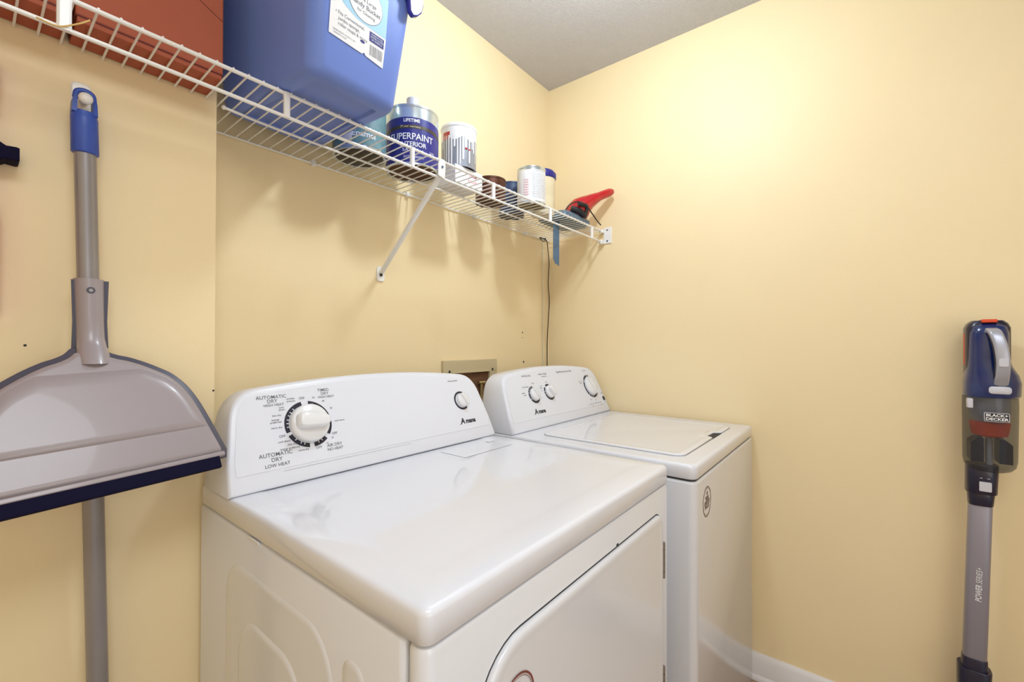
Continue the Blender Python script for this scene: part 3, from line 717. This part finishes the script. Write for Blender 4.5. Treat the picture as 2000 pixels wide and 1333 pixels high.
bm = new(); cyl(bm, pole_pt(.24), pole_pt(1.54), .0142, seg=28); build('pole', bm, m_pole, bro)
bm = new()
dz = pole_pt(1.6)-pole_pt(1.5)
def gring(z, rx, ry):
    c = pole_pt(z); return [(c.x+rx*math.cos(2*PI*k/28), c.y+ry*math.sin(2*PI*k/28), z) for k in range(28)]
loft(bm, [gring(1.524, .0155, .0155), gring(1.526, .0178, .0172), gring(1.575, .0174, .0168), gring(1.584, .0176, .0168), gring(1.586, .0170, .0160), gring(1.594, .0160, .0150), gring(1.596, .0160, .010)])
for s in (-1, 1):
    c = pole_pt(1.596)
    loft(bm, [[(c.x+s*u, c.y+v, z) for u, v in ((.0095, -.012), (.0160*q, -.011), (.0165*q, .008), (.0095, .010))] for z, q in ((1.590, 1), (1.610, .94), (1.622, .75))])
tube(bm, [(c.x-.011, c.y-.004, 1.615), (c.x-.009, c.y-.004, 1.626), (c.x, c.y-.004, 1.630), (c.x+.009, c.y-.004, 1.626), (c.x+.011, c.y-.004, 1.615)], .0045, 10, 5)
build('grip', bm, m_grip, bro, ang=50)
c = pole_pt(.24)
bm = new(); loft(bm, [[(c.x+a, c.y+b, z) for a, b in rrect(-hw, hw, -.022, .022, .018)] for z, hw in ((.27, .03), (.255, .045), (.235, .105), (.20, .11))]); build('broom_head', bm, m_grip, bro)
bm = new()
for i in range(25):
    for j in range(4):
        xx = c.x-.102+i*.0085; yy = c.y-.015+j*.010
        cyl(bm, (xx, yy, .20), (xx+(xx-c.x)*.10, yy+(j-1.5)*.004, .06), .0028, .002, seg=5)
build('bristles', bm, m_foam, bro)
# dustpan
dp = thing('dustpan', 'wide grey dustpan with a navy rubber lip, clipped to the broom', 'dustpan', (-1.6775, -.222, 1.2))
ra = math.radians(3.5); Uv = Vector((0, .4472, .8944)); Xv = Vector((1, 0, 0))
PF = frame((-1.6775, -.222, 1.2), Xv*math.cos(ra) + Uv*math.sin(ra), -Xv*math.sin(ra) + Uv*math.cos(ra))
half = [(.0150, -.003), (.0235, -.012), (.036, -.019), (.050, -.0245), (.068, -.0345), (.086, -.047), (.103, -.061), (.119, -.084), (.131, -.113), (.1405, -.147), (.149, -.182), (.1567, -.2136), (.155, -.2215)]
hs = [(p.x, p.y) for p in catmull([Vector((a, b, 0)) for a, b in half[:-1]], 4)] + [half[-1]]
out = [(a, b) for a, b in reversed(hs)] + [(-a, b) for a, b in hs]
def panring(ins, d, src=None):
    if ins < 0: o = offset(src or out, ins)
    else: o = [(a*(1-ins/.150), b + (-.125-b)*ins/(.105 if src is None else .080)) for a, b in (src or out)]
    return [PF @ Vector((a, b, d)) for a, b in o]
bm = new(); loft(bm, [panring(-.0065, -.026), panring(-.0075, -.018), panring(-.006, -.017)]); build('back_rim', bm, m_pan2, dp, ang=40)
bm = new(); c = pole_pt(1.25); prism(bm, [(c.x-.0232, -.188, 1.3095), (c.x-.0212, -.188, 1.24), (c.x-.0222, -.188, 1.195), (c.x+.0235, -.188, 1.195), (c.x+.0215, -.188, 1.24), (c.x+.0232, -.188, 1.3105)], (0, -.004, 0)); build('back_rim', bm, m_pan2, dp)
bm = new()
loft(bm, [panring(0, -.030), panring(.001, -.018), panring(.004, -.010), panring(.009, -.0065), panring(.012, -.006), panring(.0135, -.006)])
src = [(a, b) for a, b in reversed(hs) if -.176 < b < -.034]; src = src + [(-a, b) for a, b in reversed(src)]
loft(bm, [panring(.008, -.0070, src), panring(.012, -.0048, src), panring(.017, -.0022, src), panring(.023, -.0004, src), panring(.030, 0, src), panring(.0315, 0, src)])
loft(bm, [[(pole_pt(z).x+rx*math.cos(2*PI*k/28), -.186+rx*1.05*math.sin(2*PI*k/28)-oy, z) for k in range(28)] for z, rx, oy in ((1.311, .0160, 0), (1.312, .0192, 0), (1.306, .0192, 0), (1.24, .0180, .002), (1.212, .0178, .006), (1.198, .0186, .014), (1.184, .021, .024), (1.170, .019, .034))])
pn = build('pan', bm, m_pan, dp, ang=50)
bm = new(); cyl(bm, (-1.6725, -.204, 1.292), (-1.6725, -.2066, 1.292), .0055, seg=16); rv = build('rivet', bm, m_pan2, pn)
bm = new(); cyl(bm, (-1.6725, -.206, 1.292), (-1.6725, -.2075, 1.292), .0028, seg=12); build('rivet_pin', bm, m_chrome, pn)
bm = new(); box(bm, -.146, .146, -.2468, -.2265, -.014, -.004, PF); build('rubber_lip', bm, m_rub, dp, bevel=.001)
bm = new(); box(bm, -.1555, .1555, -.2270, -.2190, -.020, -.0035, PF); build('front_edge', bm, m_pan, dp, bevel=.002)
# black holder and red bag at the left edge of the view
bm = new(); loft(bm, [[(x, y, z) for y, z in rrect(-.185, YN, 1.488-e, 1.508+e, .003)] for x, e in ((-1.752, 0), (-1.755, .001), (-1.766, 0), (-1.772, .004), (-1.86, .004))])
tag(build('wall_holder', bm, m_rub, org=(-1.80, YN, 1.50)), 'black holder sticking out on the wall left of the broom', 'holder')
rb = thing('hanging_bag', 'red fabric bag hanging under the black holder at the left edge', 'bag', (-1.84, YN, 1.24))
bm = new(); loft(bm, [[(x, y, z) for x, y in rrect(-1.90, xr, -.185, YN-.001, .010)] for z, xr in ((1.245, -1.7745), (1.25, -1.7725), (1.41, -1.7725), (1.425, -1.779), (1.56, -1.782), (1.585, -1.7745), (1.632, -1.7740), (1.645, -1.780))]); build('bag_body', bm, m_redf, rb)

# ================================================================== STICK VACUUM
sv = thing('stick_vacuum', 'blue and grey cordless stick vacuum standing against the right wall', 'vacuum cleaner', (-.10, -1.44, 0))
def ay(z): return -1.4445 - (z-.36)*.030
def sring(x, y, z, rx, ry, e=2.6, n=40):
    r = []
    for k in range(n):
        a = 2*PI*k/n; c, s = math.cos(a), math.sin(a)
        r.append((x+rx*math.copysign(abs(c)**(2/e), c), y+ry*math.copysign(abs(s)**(2/e), s), z))
    return r
VX = -.088
bm = new()
loft(bm, [sring(VX, -1.476, 1.066, .050, .0505, 2.3), sring(VX, -1.478, 1.072, .053, .0535, 2.3), sring(VX, -1.479, 1.105, .053, .0535, 2.4), sring(VX, -1.478, 1.125, .050, .0500, 2.5), sring(VX+.003, -1.474, 1.148, .045, .0425, 2.8), sring(VX+.004, -1.472, 1.17, .044, .0395, 3), sring(VX+.004, -1.4725, 1.235, .044, .0385, 3), sring(VX+.006, -1.473, 1.252, .040, .036, 3), sring(VX+.008, -1.473, 1.262, .030, .030, 3)])
vb = build('motor_housing', bm, m_vac, sv, ang=60)
bm = new(); loft(bm, [sring(VX+.012, -1.472, z, rx, ry, 4) for z, rx, ry in ((1.10, .036, .040), (1.12, .038, .0425), (1.250, .038, .0425), (1.262, .034, .038), (1.270, .030, .030))]); bt = build('battery_pack', bm, m_vnavy, sv, ang=50)
bm = new(); box(bm, VX-.028, VX+.010, -1.487, -1.458, 1.264, 1.273); build('release_button', bm, m_orange, bt, bevel=.002)
bm = new(); box(bm, VX+.004, VX+.012, -1.4305, -1.4285, 1.15, 1.235); build('orange_stripe', bm, m_orange, bt, bevel=.001)
bm = new()
hp = catmull([(VX-.040, -1.474, 1.243), (VX-.056, -1.478, 1.235), (VX-.066, -1.485, 1.205), (VX-.070, -1.489, 1.165), (VX-.064, -1.489, 1.130), (VX-.050, -1.488, 1.105)], 6)
rings = []
for i, p in enumerate(hp):
    d = (hp[min(i+1, len(hp)-1)] - hp[max(i-1, 0)]).normalized(); yv = Vector((0, 1, 0)); nv = d.cross(yv).normalized()
    wd = .0125 if i < len(hp)-4 else .013
    rings.append([p + yv*u + nv*v for u, v in rrect(-wd, wd, -.007, .007, .005, 4)])
loft(bm, rings); hd = build('handle', bm, m_silver, sv, ang=50)
bm = new(); loft(bm, [[(p + Vector((0, .004, 0)) + Vector((.012, 0, 0)) + Vector((0, 1, 0))*u + (hp[min(i+1, len(hp)-1)] - hp[max(i-1, 0)]).normalized().cross(Vector((0, 1, 0)))*v) for u, v in rrect(-.015, .010, -.009, .009, .006, 4)] for i, p in enumerate(hp)]); build('handle_grip', bm, m_vnavy, hd, ang=50)
bm = new(); fr = frame((VX-.0765, -1.489, 1.160), (0, -1, 0), (0, 0, 1)); loft(bm, [[fr @ Vector((a, b, z)) for a, b in rrect(-.0085, .0085, -.0105, .0105, .004)] for z in (-.004, .001, .0016)]); build('power_button', bm, m_lgrey, hd, bevel=.0006)
bm = new(); fr = frame((VX-.0535, -1.486, 1.088), (0, -1, 0), (0, 0, 1)); loft(bm, [[fr @ Vector((a, b, z)) for a, b in rrect(-.020+i, .020-i, -.0095+i, .0095-i, .007)] for i, z in ((0, -.006), (0, .002), (.002, .0035))]); build('display_panel', bm, m_lgrey, vb, ang=40)
# dust bin: internals then clear shell
bm = new(); loft(bm, [sring(VX, -1.475, z, r, r, 2) for z, r in ((1.066, .040), (1.02, .038), (1.005, .030), (1.000, .030))]); ins = build('cyclone', bm, m_silver, sv, ang=40)
bm = new(); loft(bm, [sring(VX, -1.475, z, r, r, 2) for z, r in ((1.001, .032), (.998, .039), (.965, .034), (.960, .022))]); build('filter_ring', bm, m_orange, ins, ang=40)
bm = new()
for s in (-1, 1):
    loft(bm, [[(VX+u, -1.474+s*v*.001, z) for u, v in ((-.030, 14), (-.030, q), (.030, q), (.030, 14))] for z, q in ((.895, 38), (.945, 38), (.957, 26))])
build('flap', bm, m_vnavy, ins)
bm = new(); box(bm, VX-.002, VX+.002, -1.476, -1.472, .885, .96); cyl(bm, (VX, -1.474, .885), (VX, -1.474, .955), .007); build('inlet_stem', bm, m_lgrey, ins)
bm = new(); loft(bm, [sring(VX, -1.4755, 1.068, .0515, .0515, 2.2), sring(VX, -1.4755, 1.04, .052, .052, 2.2), sring(VX, -1.4745, .90, .0505, .0505, 2.2), sring(VX, -1.4740, .885, .048, .048, 2.2), sring(VX, -1.4735, .875, .041, .041, 2.2), sring(VX, -1.473, .869, .028, .028, 2.2)], cap0=False)
db = build('dust_bin', bm, m_smoke, sv, ang=60)
bm = new(); box(bm, VX-.050, VX-.030, -1.4385, -1.4275, 1.038, 1.063); build('bin_latch', bm, m_lgrey, db, bevel=.002)
fr = frame((VX-.0530, -1.480, 1.018), (0, -1, 0), (0, 0, 1))
bm = new(); loft(bm, [[fr @ Vector((a, b, z)) for a, b in rrect(-.0225, .0225, -.0115, .0115, .003)] for z in (-.006, .001)]); lg = build('logo_plate', bm, m_lgrey, db)
bm = new(); loft(bm, [[fr @ Vector((a, b, z)) for a, b in rrect(-.0213, .0213, -.0103, .0103, .0025)] for z in (.0009, .0014)]); build('logo_field', bm, m_black, lg)
bm = new(); text(bm, 'BLACK+', .0098, fr, 0, .0046, lift=.0018, bold=.03, xs=1.1); text(bm, 'DECKER', .0098, fr, 0, -.0050, lift=.0018, bold=.03, xs=1.1); build('logo_print', bm, m_text, lg, flat=True)
# neck, wand
def vsec(z0, z1, w0, w1, mt, nm, par=sv, e=3.2, dx=.7, ymul=0):
    bm = new(); loft(bm, [sring(VX, ay(z)+ymul, z, w*dx, w, e) for z, w in ((z0, w0*.96), (z0+.002, w0), (z1-.002, w1), (z1, w1*.96))]); return build(nm, bm, mt, par, ang=50)
nk = vsec(.808, .885, .0300, .0310, m_vnavy, 'neck', dx=.95)
vsec(.775, .812, .0240, .0262, m_vnavy, 'neck_collar', nk, dx=.9)
fr = frame((VX-.0300, ay(.83)-.004, .830), (0, -1, 0), (0, 0, 1)); bm = new(); loft(bm, [[fr @ Vector((a, b, z)) for a, b in rrect(-.0115, .0115, -.0125, .0125, .002)] for z in (-.004, .002)]); box(bm, VX-.0302, VX-.026, ay(.83)-.013, ay(.83)-.007, .851, .8525); box(bm, VX-.0302, VX-.026, ay(.83)+.001, ay(.83)+.006, .851, .8525); build('release_latch', bm, m_lgrey, nk, bevel=.0008)
wn = vsec(.350, .780, .0232, .0228, m_tube, 'wand', dx=.8, e=3.6)
fr = frame((VX-.0190, ay(.565)-.001, .565), (0, -.03, 1), (0, 1, -.0)); 
fr = frame((VX-.0190, ay(.565)-.001, .565), (0, -.03, 1), (0, 1, .03)); bm = new()
text(bm, 'POWER', .0165, fr, -.0235, 0, lift=.0006, bold=.02, shear=.15, xs=.78); text(bm, 'SERIES+', .0165, fr, .0235, 0, lift=.0006, bold=-.002, shear=.15, xs=.78)
build('wand_print', bm, m_text, wn, flat=True)
lc = vsec(.250, .362, .0300, .0245, m_vnavy, 'lower_joint', dx=.9); vsec(.2, .335, .030, .033, m_vnavy, 'lower_hub', lc, dx=.9)
bm = new(); tube(bm, [(VX, ay(.22), .22), (VX-.01, ay(.15), .12), (VX-.03, ay(.1), .06)], .016, 12, 4); build('swivel', bm, m_black, sv)
bm = new(); rbox(bm, -.175, -.030, -1.56, -1.30, [(.006, .003), (0, .01), (0, .045), (.012, .062), (.03, .066)], .02); build('floor_head', bm, m_vac, sv, ang=50)

for o in bpy.data.objects:
    if '_o' in o: del o['_o']
